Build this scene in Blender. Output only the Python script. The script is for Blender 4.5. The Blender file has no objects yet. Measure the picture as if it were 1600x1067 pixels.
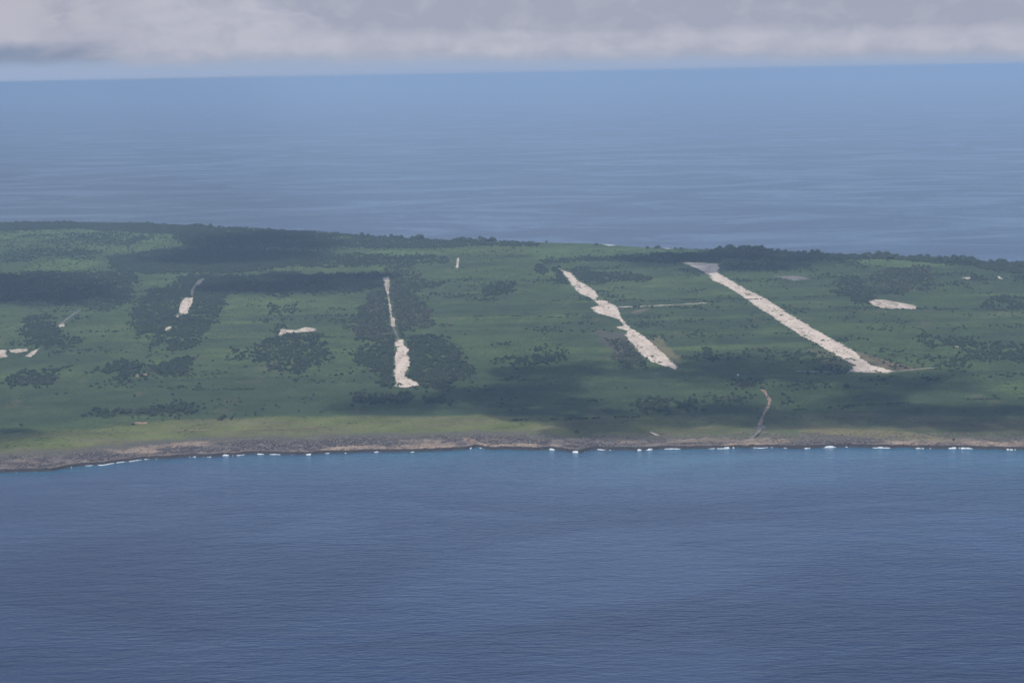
import bpy, bmesh, math, random
import numpy as np
from mathutils import Matrix, Vector

random.seed(7)
rng = np.random.default_rng(11)
S = bpy.context.scene
C = S.collection

# ------------------------------------------------------------------ camera
W0, H0, F0 = 1600.0, 1067.0, 2900.0          # photograph size and focal length in its pixels
CAM_Z = 700.0
TH, RO = math.atan(419 / F0), math.radians(1.06)
Fv = np.array([0, math.cos(TH), -math.sin(TH)])
R0 = np.array([1.0, 0, 0])
U0 = np.array([0, math.sin(TH), math.cos(TH)])
Rv = R0 * math.cos(RO) - U0 * math.sin(RO)
Uv = U0 * math.cos(RO) + R0 * math.sin(RO)
cam_d = bpy.data.cameras.new('camera')
cam = bpy.data.objects.new('camera', cam_d)
C.objects.link(cam)
m = Matrix(((Rv[0], Uv[0], -Fv[0], 0), (Rv[1], Uv[1], -Fv[1], 0), (Rv[2], Uv[2], -Fv[2], CAM_Z), (0, 0, 0, 1)))
cam.matrix_world = m
cam_d.sensor_width = 36
cam_d.lens = 36 * F0 / W0
cam_d.clip_start = 5
cam_d.clip_end = 2.0e6
S.camera = cam

# ------------------------------------------------------------------ light
SUN_EL, SUN_AZ = math.radians(58), math.radians(200)   # azimuth clockwise from +Y: behind the camera, to its left
sun_dir = np.array([math.cos(SUN_EL) * math.sin(SUN_AZ), math.cos(SUN_EL) * math.cos(SUN_AZ), math.sin(SUN_EL)])
sl = bpy.data.lights.new('sun', 'SUN')
sl.energy = 3.6
sl.angle = math.radians(0.5)
sl.color = (1.0, 0.95, 0.88)
sun = bpy.data.objects.new('sun', sl)
C.objects.link(sun)
sun.rotation_euler = Vector(sun_dir).to_track_quat('Z', 'Y').to_euler()
sun.location = (0, 0, 5000)

S.view_settings.view_transform = 'Standard'
S.view_settings.look = 'None'
S.view_settings.exposure = 0.0
S.view_settings.gamma = 1.0
S.view_settings.use_curve_mapping = False
S.render.engine = 'CYCLES'
S.cycles.use_denoising = True
S.cycles.max_bounces = 6
S.cycles.transparent_max_bounces = 16
S.cycles.volume_bounces = 3


class NT:
    """small helper for node trees"""
    def __init__(self, tree):
        self.t = tree
        tree.nodes.clear()

    def n(self, typ, ins=None, **kw):
        nd = self.t.nodes.new(typ)
        for k, v in kw.items():
            setattr(nd, k, v)
        if ins:
            for k, v in ins.items():
                s = nd.inputs[k]
                if isinstance(v, bpy.types.NodeSocket):
                    self.t.links.new(v, s)
                else:
                    s.default_value = v
        return nd

    def math(self, op, a, b=0.0, c=None, clamp=False):
        ins = {0: a, 1: b}
        if c is not None:
            ins[2] = c
        return self.n('ShaderNodeMath', ins, operation=op, use_clamp=clamp).outputs[0]

    def smooth(self, v, a, b):
        nd = self.n('ShaderNodeMapRange', {0: v, 1: a, 2: b, 3: 0.0, 4: 1.0})
        nd.interpolation_type = 'SMOOTHSTEP'
        return nd.outputs[0]

    def noise(self, vec, scale, detail=3.0, rough=0.5, dist=0.0, dim='3D'):
        return self.n('ShaderNodeTexNoise', {'Vector': vec, 'Scale': scale, 'Detail': detail, 'Roughness': rough,
                                             'Distortion': dist}, noise_dimensions=dim).outputs[0]

    def mix(self, f, a, b, blend='MIX'):
        nd = self.n('ShaderNodeMix', data_type='RGBA', blend_type=blend)
        for k, v in ((0, f), (6, a), (7, b)):
            s = nd.inputs[k]
            if isinstance(v, bpy.types.NodeSocket):
                self.t.links.new(v, s)
            else:
                s.default_value = v if k == 0 else (*v, 1.0) if len(v) == 3 else v
        return nd.outputs[2]


# ---- world: clear blue air low on the horizon, a broken cloud deck above it
world = bpy.data.worlds.new('World')
S.world = world
world.use_nodes = True
w = NT(world.node_tree)
sky = w.n('ShaderNodeTexSky', sky_type='NISHITA', sun_disc=False, sun_elevation=SUN_EL, sun_rotation=SUN_AZ,
          altitude=700.0, air_density=1.0, dust_density=1.2, ozone_density=1.5)
SKY_K = 0.11
tc = w.n('ShaderNodeTexCoord')
sep = w.n('ShaderNodeSeparateXYZ', {0: tc.outputs['Generated']})
X_, Y_, Z_ = sep.outputs
az = w.math('MULTIPLY', w.math('ARCTAN2', X_, Y_), 57.2958)
el = w.math('MULTIPLY', w.math('ARCSINE', Z_), 57.2958)
# low bank of cloud, coordinates in degrees, stretched along the horizon
vb = w.n('ShaderNodeCombineXYZ', {0: w.math('MULTIPLY', az, 0.30), 1: w.math('MULTIPLY', el, 1.1), 2: 3.7}).outputs[0]
vb2 = w.n('ShaderNodeCombineXYZ', {0: w.math('MULTIPLY', az, 0.9), 1: w.math('MULTIPLY', el, 1.5), 2: 9.1}).outputs[0]
nb = w.noise(vb, 1.0, 5.0, 0.55, 0.3)
nb2 = w.noise(vb2, 1.0, 6.0, 0.55, 0.4)
tilt = w.math('ADD', el, w.math('MULTIPLY', az, 0.012))
left = w.smooth(w.math('ADD', az, w.math('MULTIPLY', w.math('SUBTRACT', nb2, 0.5), 4.0)), -5.0, -8.5)   # billowier bank on the left
puff = w.smooth(w.math('ADD', az, w.math('MULTIPLY', w.math('SUBTRACT', nb, 0.5), 9.0)), -11.0, -14.6)   # nearer heap of cloud beyond it
edge = w.math('ADD', w.math('ADD', tilt, w.math('MULTIPLY', w.math('SUBTRACT', nb, 0.5), 0.40)),
              w.math('MULTIPLY', w.math('SUBTRACT', nb2, 0.5), 0.24))
cover = w.smooth(edge, 0.16, 0.58)
fringe = w.smooth(w.math('ADD', edge, w.math('MULTIPLY', left, -1.6)), 1.55, 1.02)      # sunlit lower edge of the bank
under = w.smooth(edge, 0.78, 0.42)                                  # thin grey base
tone = w.math('ADD', w.math('MULTIPLY', w.math('SUBTRACT', nb2, 0.5), 2.0), w.math('MULTIPLY', fringe, 0.72), clamp=True)
ccol = w.mix(tone, (0.362, 0.388, 0.490), (0.490, 0.500, 0.585))
ccol = w.mix(w.math('MULTIPLY', under, 0.55), ccol, (0.33, 0.385, 0.50))
ccol = w.mix(w.math('MULTIPLY', puff, w.smooth(edge, 0.85, 1.35)), ccol, (0.48, 0.48, 0.56))
ccol = w.mix(w.math('MULTIPLY', puff, w.smooth(edge, 1.15, 0.65)), ccol, (0.245, 0.30, 0.42))
ccol = w.mix(w.math('MULTIPLY', w.math('MULTIPLY', w.math('MULTIPLY', w.smooth(az, -14.4, -13.2), w.smooth(az, -10.6, -13.0)), w.smooth(nb2, 0.35, 0.6)), 0.40), ccol, (0.26, 0.29, 0.40))
# the deck overhead: flat layer seen in perspective
zc = w.math('ADD', w.math('MAXIMUM', Z_, 0.0), 0.04)
vd = w.n('ShaderNodeCombineXYZ', {0: w.math('DIVIDE', X_, zc), 1: w.math('DIVIDE', Y_, zc), 2: 0.0}).outputs[0]
nd_ = w.noise(vd, 0.55, 6.0, 0.55, 0.3)
deck = w.smooth(nd_, 0.47, 0.64)
dcol = w.mix(w.smooth(nd_, 0.52, 0.75), (0.56, 0.58, 0.64), (0.33, 0.35, 0.43))
high = w.smooth(el, 3.0, 6.5)
cover_all = w.n('ShaderNodeMix', {0: high, 2: cover, 3: w.math('MULTIPLY', deck, 0.8)}).outputs[0]
ccol_all = w.mix(high, ccol, dcol)
bluesky = w.n('ShaderNodeVectorMath', {0: sky.outputs[0], 3: SKY_K}, operation='SCALE').outputs[0]
lowsky = w.mix(w.smooth(el, 4.0, 1.0), bluesky, (0.335, 0.42, 0.585))   # milky air low over the sea
final = w.mix(cover_all, lowsky, ccol_all)
bg = w.n('ShaderNodeBackground', {0: final, 1: 1.0})
w.n('ShaderNodeOutputWorld', {0: bg.outputs[0]})

# ------------------------------------------------------------------ tools


def tag(o, label=None, cat=None, group=None, kind=None):
    if label: o['label'] = label
    if cat: o['category'] = cat
    if group: o['group'] = group
    if kind: o['kind'] = kind
    return o


def _hash(ix, iy, seed):
    h = (ix.astype(np.int64) * 374761393 + iy.astype(np.int64) * 668265263 + seed * 1442695041) & 0xffffffff
    h = ((h ^ (h >> 13)) * 1274126177) & 0xffffffff
    h = (h ^ (h >> 16)) & 0xffffffff
    return h / 4294967295.0


def vnoise(x, y, seed=0):
    x = np.asarray(x, float); y = np.asarray(y, float)
    ix = np.floor(x); iy = np.floor(y)
    fx = x - ix; fy = y - iy
    fx = fx * fx * (3 - 2 * fx); fy = fy * fy * (3 - 2 * fy)
    a = _hash(ix, iy, seed); b = _hash(ix + 1, iy, seed)
    c = _hash(ix, iy + 1, seed); d = _hash(ix + 1, iy + 1, seed)
    return (a * (1 - fx) + b * fx) * (1 - fy) + (c * (1 - fx) + d * fx) * fy


def fbm(x, y, seed=0, octv=4, gain=0.5):
    s = 0; a = 1; t = 0
    for k in range(octv):
        s = s + a * vnoise(x * 2 ** k + 17.3 * k, y * 2 ** k - 9.1 * k, seed + k)
        t += a; a *= gain
    return s / t - 0.5                                  # about -0.5..0.5


def sst(v, a, b):
    t = np.clip((np.asarray(v, float) - a) / (b - a), 0, 1)
    return t * t * (3 - 2 * t)


def ray(px, py):
    px = np.asarray(px, float); py = np.asarray(py, float)
    return Fv * F0 + Rv * (px - W0 / 2)[..., None] + Uv * (H0 / 2 - py)[..., None]


def at_z(px, py, z):
    d = ray(px, py)
    t = (z - CAM_Z) / d[..., 2]
    return d[..., 0] * t, d[..., 1] * t


def project(x, y, z):
    v = np.stack([x, y, z - CAM_Z], -1)
    c = v @ Fv
    return W0 / 2 + F0 * (v @ Rv) / c, H0 / 2 - F0 * (v @ Uv) / c


# ------------------------------------------------------------------ the lie of the land
near_px = [(-900, 790), (-500, 768), (-200, 748), (-60, 741), (0, 738), (40, 737), (80, 735), (120, 728), (160, 726), (200, 720),
           (230, 717), (260, 716), (300, 714), (330, 713), (370, 711), (400, 709), (440, 710), (490, 709), (540, 707), (600, 706),
           (640, 706), (680, 704), (720, 702), (745, 699), (770, 702), (800, 702), (840, 702), (862, 701), (880, 704), (905, 707),
           (925, 702), (960, 703), (1000, 703), (1030, 701), (1060, 701), (1100, 700), (1140, 700), (1200, 699), (1250, 700),
           (1300, 698), (1350, 698), (1400, 699), (1450, 700), (1500, 700), (1550, 702), (1600, 702), (1700, 705), (1900, 716),
           (2400, 750)]
far_px = [(-600, 352), (-200, 349), (0, 351), (100, 352), (200, 353), (290, 356), (400, 359), (490, 363), (600, 370), (700, 376), (800, 378),
          (850, 379), (935, 381), (1000, 386), (1080, 390), (1120, 392), (1250, 398), (1380, 403), (1480, 409), (1600, 418),
          (1700, 428), (1900, 455), (2200, 520)]
nx, ny = at_z(*np.array(near_px, float).T, 0.0)
fx_, fy_ = at_z(*np.array(far_px, float).T, 16.0)


def Yn(x):
    return (np.interp(x, nx, ny) + 14 * fbm(x / 55, x * 0 + 3.3, 21, 4, 0.6) + 10 * fbm(x / 14, x * 0 + 1.3, 31, 2))


def Yf(x):
    return np.interp(x, fx_, fy_) + 60 * fbm(x / 260, x * 0 + 8.3, 41, 4)


HCX, HCY = at_z(np.array(120.0), np.array(362.0), 20.0)


def height(x, y):
    x = np.asarray(x, float); y = np.asarray(y, float)
    s = y - Yn(x); t = Yf(x) - y
    h = 4.5 + 5 * sst(s, 40, 330) + 6 * sst(s, 300, 1500)
    h = h + 5 * fbm(x / 900, y / 900, 51, 3) * sst(s, 200, 900)
    h = h + 16 * np.exp(-(((x - HCX) / 900) ** 2 + ((y - HCY) / 700) ** 2))
    h = h + 5 * sst(s - 0.10 * x, 760, 900) * sst(x, 500, 900)          # low terrace on the right
    edge_n = -7 + 7 * sst(s, -9, -3) + 0 * s
    h = np.where(s < 0, edge_n + (h) * sst(s, -3, 2), edge_n + h * sst(s, -3, 2))
    h = -7 + (h + 7) * sst(t, -25, 10)
    return h


def ground_at(px, py):
    z = np.zeros_like(np.asarray(px, float)) + 15.0
    for _ in range(8):
        x, y = at_z(px, py, z)
        z = 0.5 * z + 0.5 * np.maximum(height(x, y), 0)
    return x, y, height(x, y)


def in_poly(px, py, poly):
    inside = np.zeros(px.shape, bool)
    n = len(poly)
    for i in range(n):
        x1, y1 = poly[i]; x2, y2 = poly[(i + 1) % n]
        if y1 == y2: continue
        c = ((y1 > py) != (y2 > py)) & (px < (x2 - x1) * (py - y1) / (y2 - y1) + x1)
        inside ^= c
    return inside


def grid_mesh(name, X, Y, Z, cols=None, attrs=None, keep=None):
    r, c = X.shape
    co = np.stack([X, Y, Z], -1).reshape(-1, 3)
    idx = np.arange(r * c).reshape(r, c)
    q = np.stack([idx[:-1, :-1], idx[:-1, 1:], idx[1:, 1:], idx[1:, :-1]], -1).reshape(-1, 4)
    if keep is not None:
        q = q[keep.reshape(-1)]
        used = np.unique(q)
        remap = np.zeros(r * c, int); remap[used] = np.arange(len(used))
        q = remap[q]; co = co[used]
        if cols is not None: cols = cols.reshape(-1, 3)[used]
    me = bpy.data.meshes.new(name)
    me.vertices.add(len(co)); me.vertices.foreach_set('co', co.ravel())
    me.loops.add(q.size); me.loops.foreach_set('vertex_index', q.ravel().astype(np.int32))
    me.polygons.add(len(q)); me.polygons.foreach_set('loop_start', np.arange(0, q.size, 4, dtype=np.int32))
    if cols is not None:
        a = me.attributes.new('tint', 'FLOAT_COLOR', 'POINT')
        cc = np.ones((len(co), 4)); cc[:, :3] = cols.reshape(-1, 3)
        a.data.foreach_set('color', cc.ravel())
    if attrs:
        for k, v in attrs.items():
            a = me.attributes.new(k, 'FLOAT', 'POINT'); a.data.foreach_set('value', np.asarray(v, float).ravel())
    me.update(calc_edges=True)
    me.polygons.foreach_set('use_smooth', np.ones(len(me.polygons), bool))
    return me


def link(name, me, mat=None, parent=None):
    o = bpy.data.objects.new(name, me)
    C.objects.link(o)
    if mat and not me.materials: me.materials.append(mat)
    if parent: o.parent = parent
    return o


def new_mat(name):
    mt = bpy.data.materials.new(name)
    mt.use_nodes = True
    return mt, NT(mt.node_tree)


def finish(nt, col, rough=0.9, spec=0.3, normal=None, extra=None):
    ins = {'Base Color': col, 'Roughness': rough, 'Specular IOR Level': spec}
    if normal is not None: ins['Normal'] = normal
    if extra: ins.update(extra)
    b = nt.n('ShaderNodeBsdfPrincipled', ins)
    nt.n('ShaderNodeOutputMaterial', {0: b.outputs[0]})
    return b


# ------------------------------------------------------------------ materials
def mat_ground():
    mt, t = new_mat('field')
    at = t.n('ShaderNodeAttribute', attribute_name='tint')
    geo = t.n('ShaderNodeNewGeometry').outputs['Position']
    n1 = t.noise(geo, 0.012, 6.0, 0.62)
    n2 = t.noise(geo, 0.10, 4.0, 0.65)
    k = t.math('ADD', t.math('MULTIPLY', n1, 1.3), t.math('MULTIPLY', n2, 1.0))
    k = t.math('ADD', k, -0.14)
    col = t.n('ShaderNodeVectorMath', {0: at.outputs['Color'], 3: k}, operation='SCALE').outputs[0]
    bp = t.n('ShaderNodeBump', {'Strength': 0.9, 'Distance': 4.0, 'Height': t.noise(geo, 0.16, 4.0, 0.7)})
    finish(t, col, 0.95, 0.15, bp.outputs[0])
    return mt


def mat_rock():
    mt, t = new_mat('coral_rock')
    at = t.n('ShaderNodeAttribute', attribute_name='tint')
    geo = t.n('ShaderNodeNewGeometry').outputs['Position']
    n2 = t.noise(geo, 0.35, 5.0, 0.7)
    k = t.math('ADD', t.math('MULTIPLY', n2, 2.6), -0.30)
    col = t.n('ShaderNodeVectorMath', {0: at.outputs['Color'], 3: k}, operation='SCALE').outputs[0]
    bp = t.n('ShaderNodeBump', {'Strength': 1.0, 'Distance': 1.2, 'Height': t.noise(geo, 0.7, 4.0, 0.7)})
    finish(t, col, 0.95, 0.15, bp.outputs[0])
    return mt


def mat_strip(name, base, dark, s=0.05):
    mt, t = new_mat(name)
    geo = t.n('ShaderNodeNewGeometry').outputs['Position']
    # wear runs along the strip: squeeze the coordinate along its length
    mp = t.n('ShaderNodeMapping', {'Vector': geo, 'Rotation': (0, 0, math.radians(-4.4)), 'Scale': (1.0, 0.10, 1.0)})
    n1 = t.noise(mp.outputs[0], s, 5.0, 0.7)
    n2 = t.noise(geo, 0.03, 4.0, 0.6)
    n3 = t.noise(geo, 0.30, 3.0, 0.7)
    f = t.math('ADD', t.math('MULTIPLY', n1, 0.65), t.math('MULTIPLY', n2, 0.35))
    f = t.smooth(f, 0.44, 0.58)
    col = t.mix(f, base, dark)
    k = t.math('ADD', t.math('MULTIPLY', n3, 1.0), 0.52)
    col = t.n('ShaderNodeVectorMath', {0: col, 3: k}, operation='SCALE').outputs[0]
    finish(t, col, 0.9, 0.2)
    return mt


def mat_leaf(name, a, b, c, tint=True):
    mt, t = new_mat(name)
    geo = t.n('ShaderNodeNewGeometry').outputs['Position']
    oi = t.n('ShaderNodeObjectInfo')
    n1 = t.noise(geo, 0.006, 3.0, 0.6)
    n2 = t.noise(geo, 0.5, 3.0, 0.7)
    col = t.mix(t.smooth(n1, 0.35, 0.65), a, b)
    col = t.mix(t.math('MULTIPLY', oi.outputs['Random'], 0.55), col, c)
    k = t.math('ADD', t.math('MULTIPLY', n2, 0.9), 0.55)
    col = t.n('ShaderNodeVectorMath', {0: col, 3: k}, operation='SCALE').outputs[0]
    finish(t, col, 0.85, 0.15)
    return mt


def mat_plain(name, col, rough=0.8):
    mt, t = new_mat(name)
    geo = t.n('ShaderNodeNewGeometry').outputs['Position']
    k = t.math('ADD', t.math('MULTIPLY', t.noise(geo, 0.8, 3.0), 0.5), 0.75)
    c = t.n('ShaderNodeVectorMath', {0: (*col,), 3: k}, operation='SCALE').outputs[0]
    finish(t, c, rough, 0.2)
    return mt


def mat_water():
    mt, t = new_mat('sea_water')
    geo = t.n('ShaderNodeNewGeometry').outputs['Position']
    sh = t.n('ShaderNodeAttribute', attribute_name='shoal').outputs['Fac']
    # wind patches and slicks, kilometres across
    mp = t.n('ShaderNodeMapping', {'Vector': geo, 'Rotation': (0, 0, 0.25), 'Scale': (0.55, 1.0, 1.0)})
    big = t.noise(mp.outputs[0], 0.0016, 9.0, 0.70, 1.2)
    slick = t.smooth(big, 0.42, 0.64)
    deep = t.mix(t.math('MULTIPLY', slick, 0.6), (0.013, 0.023, 0.068), (0.030, 0.060, 0.142))  # slicks also painted paler, standing in for stronger sky reflection
    col = t.mix(t.n('ShaderNodeAttribute', attribute_name='bank').outputs['Fac'], deep, (0.044, 0.076, 0.165))
    col = t.mix(sh, col, (0.028, 0.155, 0.225))
    # chop: swell of tens of metres, wind waves of a few
    mw = t.n('ShaderNodeMapping', {'Vector': geo, 'Rotation': (0, 0, 0.12), 'Scale': (0.40, 1.0, 1.0)})
    h1 = t.noise(mw.outputs[0], 0.030, 3.0, 0.6)
    h2 = t.noise(mw.outputs[0], 0.11, 3.0, 0.6)
    hh = t.math('ADD', t.math('MULTIPLY', h1, 5.0), t.math('MULTIPLY', h2, 3.2))
    st = t.math('ADD', 0.58, t.math('MULTIPLY', slick, -0.28))
    bp = t.n('ShaderNodeBump', {'Strength': st, 'Distance': 1.0, 'Height': hh})
    rg = t.math('ADD', 0.19, t.math('MULTIPLY', slick, -0.10))
    finish(t, col, rg, 0.5, bp.outputs[0], {'IOR': 1.333})
    return mt


def mat_foam():
    mt, t = new_mat('foam')
    geo = t.n('ShaderNodeNewGeometry').outputs['Position']
    n = t.noise(geo, 0.5, 4.0, 0.7)
    col = t.mix(t.smooth(n, 0.38, 0.60), (0.30, 0.42, 0.50), (0.80, 0.82, 0.83))
    finish(t, col, 0.9, 0.2)
    return mt


M = dict(
    ground=mat_ground(), rock=mat_rock(), water=mat_water(), foam=mat_foam(),
    runway=mat_strip('bleached_coral_paving', (0.66, 0.55, 0.455), (0.52, 0.43, 0.345)),
    pad=mat_strip('pale_rubble', (0.60, 0.50, 0.41), (0.36, 0.30, 0.24), 0.08),
    grey=mat_strip('grey_gravel', (0.20, 0.185, 0.17), (0.14, 0.13, 0.12), 0.08),
    dirt=mat_strip('red_brown_track', (0.36, 0.25, 0.18), (0.25, 0.17, 0.12), 0.1),
    tree=mat_leaf('tree_leaves', (0.026, 0.047, 0.026), (0.036, 0.060, 0.028), (0.045, 0.052, 0.036)),
    dry=mat_leaf('dry_twigs', (0.075, 0.070, 0.055), (0.060, 0.062, 0.045), (0.09, 0.08, 0.065)),
    scrub=mat_leaf('scrub_leaves', (0.036, 0.062, 0.026), (0.070, 0.105, 0.032), (0.060, 0.066, 0.036)),
    bark=mat_plain('bark', (0.11, 0.09, 0.07)),
    white=mat_plain('white_paint', (0.75, 0.75, 0.73), 0.5),
    boulder=mat_plain('boulder', (0.20, 0.17, 0.15)),
)

# ------------------------------------------------------------------ land use, drawn on the ground (positions read off the photograph)
GROVES = {  # name: (polygon, trees per 100 m2, mean height)
    'strip4': ([(228, 452), (300, 448), (356, 452), (350, 478), (328, 512), (300, 530), (218, 528), (205, 508), (213, 478)], 1.0, 8),
    'strip4_gap': ([(232, 532), (248, 532), (246, 542), (234, 540)], 1.2, 8),
    'strip4_low': ([(262, 533), (306, 532), (304, 546), (266, 549)], 1.0, 8),
    'belt_a': ([(170, 402), (250, 392), (330, 388), (400, 390), (497, 396), (490, 408), (410, 424), (330, 426), (240, 428), (180, 421)], 1.1, 9),
    'belt_b': ([(0, 429), (60, 425), (140, 428), (205, 422), (215, 442), (200, 468), (178, 484), (140, 482), (60, 470), (-150, 478), (-150, 430)], 0.7, 8),
    'belt_b2': ([(36, 500), (70, 494), (98, 512), (96, 525), (120, 532), (118, 543), (62, 542), (40, 523)], 0.9, 8),
    'coast_l': ([(-250, 345), (0, 345), (110, 345), (200, 348), (320, 354), (330, 366), (220, 365), (120, 357), (0, 361), (-250, 361)], 1.2, 9),
    'coast_m': ([(270, 362), (330, 356), (420, 358), (540, 362), (650, 371), (740, 374), (842, 377), (842, 384), (740, 384), (690, 388), (560, 388), (430, 387), (290, 384), (275, 374)], 0.8, 8),
    'belt_c': ([(276, 434), (330, 432), (400, 432), (455, 426), (480, 431), (600, 430), (598, 446), (560, 456), (450, 455), (330, 452), (280, 445)], 1.2, 10),
    'belt_c2': ([(412, 455), (452, 453), (450, 466), (415, 462)], 1.0, 8),
    's3_l1': ([(578, 455), (606, 448), (611, 480), (614, 515), (612, 532), (560, 530), (556, 505), (566, 478), (574, 478)], 1.1, 8),
    's3_r1': ([(613, 436), (650, 430), (668, 440), (650, 462), (672, 486), (676, 510), (640, 512), (624, 528), (619, 500), (614, 470)], 0.9, 7),
    's3_l2': ([(552, 554), (575, 538), (612, 533), (617, 553), (615, 575), (618, 602), (600, 602), (596, 582), (575, 579), (556, 566)], 1.2, 9),
    's3_r2': ([(632, 528), (680, 526), (720, 550), (718, 562), (740, 582), (736, 590), (710, 592), (700, 608), (655, 604), (640, 590), (636, 560), (628, 545)], 1.1, 9),
    'c6': ([(400, 545), (420, 528), (470, 524), (508, 536), (512, 568), (480, 575), (452, 582), (402, 572)], 0.9, 8),
    'c6b': ([(432, 508), (470, 522), (505, 524), (500, 530), (440, 527)], 0.8, 7),
    'c6c': ([(418, 476), (462, 478), (460, 492), (424, 490)], 0.5, 7),
    'g7a': ([(144, 577), (190, 566), (230, 570), (220, 578), (180, 580)], 1.2, 9),
    'g7b': ([(172, 596), (186, 584), (232, 582), (236, 591)], 1.2, 9),
    'g7c': ([(232, 576), (270, 566), (292, 562), (297, 584), (264, 588), (236, 582)], 1.2, 9),
    'g8': ([(14, 596), (24, 582), (60, 582), (66, 590), (88, 580), (88, 588), (80, 602), (20, 603)], 1.2, 9),
    'g9a': ([(131, 652), (133, 645), (180, 644), (244, 643), (243, 649), (180, 652)], 1.2, 8),
    'g9b': ([(250, 637), (284, 629), (296, 632), (300, 645), (284, 651), (262, 648)], 1.2, 8),
    'g9c': ([(330, 652), (396, 645), (395, 651), (335, 657)], 0.6, 6),
    'g10a': ([(548, 622), (556, 613), (580, 618), (640, 622), (640, 628), (600, 630), (550, 628)], 1.2, 9),
    'g10b': ([(656, 628), (700, 624), (704, 630), (664, 633)], 1.0, 8),
    'g11': ([(893, 424), (905, 420), (945, 428), (975, 430), (1014, 432), (1012, 439), (960, 440), (915, 444), (900, 436)], 0.9, 8),
    'g11b': ([(838, 415), (852, 414), (855, 428), (840, 428)], 1.0, 8),
    'g11c': ([(864, 418), (874, 418), (878, 428), (890, 444), (880, 444), (866, 428)], 0.9, 8),
    'g11d': ([(845, 405), (930, 402), (1000, 398), (1000, 408), (930, 408), (850, 410)], 0.6, 7),
    'g12': ([(752, 455), (775, 445), (803, 442), (803, 456), (770, 463), (754, 461)], 1.1, 8),
    'g12b': ([(660, 444), (692, 441), (690, 448), (662, 449)], 1.0, 8),
    'g13a': ([(800, 560), (850, 551), (884, 550), (880, 562), (840, 568), (802, 568)], 0.9, 8),
    'g13b': ([(950, 530), (985, 533), (1000, 556), (1010, 572), (975, 572), (958, 558)], 0.9, 7),
    'g13c': ([(1096, 560), (1098, 550), (1112, 547), (1117, 556)], 1.3, 8),
    'g13d': ([(1060, 556), (1180, 552), (1180, 560), (1062, 566)], 0.4, 7),
    'g13e': ([(768, 558), (860, 562), (858, 568), (768, 566)], 0.6, 7),
    'g14a': ([(994, 646), (992, 632), (1020, 627), (1046, 628), (1040, 645)], 1.2, 8),
    'g14b': ([(1060, 640), (1062, 630), (1090, 630), (1098, 640)], 1.1, 8),
    'g14c': ([(1138, 606), (1150, 597), (1205, 594), (1204, 606)], 0.8, 7),
    'g14d': ([(1112, 630), (1175, 624), (1172, 634), (1116, 637)], 0.6, 6),
    'g15a': ([(1365, 440), (1385, 420), (1452, 417), (1456, 430), (1440, 452), (1408, 458), (1366, 456)], 0.9, 8),
    'g15b': ([(1298, 452), (1345, 446), (1366, 456), (1362, 478), (1345, 478), (1322, 462), (1298, 456)], 0.9, 8),
    'g15c': ([(1305, 444), (1308, 435), (1345, 433), (1345, 441)], 0.8, 8),
    'g15d': ([(1422, 529), (1440, 527), (1515, 531), (1513, 541), (1450, 542)], 0.9, 7),
    'g15e': ([(1496, 541), (1540, 538), (1600, 536), (1700, 534), (1700, 552), (1600, 552), (1540, 556), (1515, 552)], 0.8, 8),
    'g15f': ([(1473, 566), (1500, 558), (1570, 553), (1640, 550), (1640, 560), (1560, 565), (1480, 572)], 0.9, 7),
    'g15g': ([(1535, 484), (1538, 475), (1550, 474), (1553, 484)], 1.3, 9),
    'g15h': ([(1575, 484), (1577, 475), (1640, 474), (1640, 484)], 1.2, 9),
    'g15i': ([(1544, 472), (1546, 464), (1584, 461), (1584, 469)], 1.0, 8),
    'g15j': ([(1440, 444), (1510, 440), (1510, 447), (1445, 449)], 0.6, 7),
    'g15k': ([(1510, 438), (1514, 430), (1536, 432), (1536, 442)], 0.8, 7),
    'g15l': ([(1584, 440), (1588, 432), (1650, 432), (1650, 446)], 0.8, 7),
    'coast_r1': ([(1000, 398), (1120, 393), (1120, 408), (1060, 412), (1002, 408)], 0.9, 8),
    'coast_r2': ([(1112, 388), (1200, 389), (1345, 396), (1342, 407), (1200, 405), (1114, 402)], 1.2, 10),
    'coast_r3': ([(1345, 394), (1420, 397), (1480, 401), (1600, 410), (1750, 426), (1750, 446), (1600, 428), (1540, 419), (1480, 412), (1400, 405), (1347, 404)], 1.5, 11),
    'g16': ([(1120, 414), (1200, 412), (1270, 416), (1270, 424), (1140, 424)], 0.5, 7),
    'g17': ([(1213, 632), (1215, 622), (1240, 620), (1246, 632)], 0.9, 7),
    'g18': ([(1196, 562), (1200, 551), (1262, 550), (1275, 558), (1262, 566)], 0.6, 7),
    'gl1': ([(100, 366), (150, 362), (200, 366), (240, 372), (200, 384), (140, 384)], 0.4, 7),
    'gl2': ([(0, 395), (80, 388), (160, 392), (150, 400), (60, 402), (0, 412)], 0.35, 7),
    'gm1': ([(400, 404), (500, 396), (640, 400), (700, 402), (700, 412), (600, 415), (480, 418), (400, 416)], 0.7, 8),
    'gm2': ([(600, 416), (640, 414), (660, 430), (620, 440), (604, 432)], 0.6, 7),
    'gm3': ([(355, 545), (420, 540), (400, 560), (372, 560)], 0.35, 7),
    'wr1': ([(1315, 560), (1400, 560), (1400, 566), (1315, 568)], 0.0, 7),
}
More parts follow.
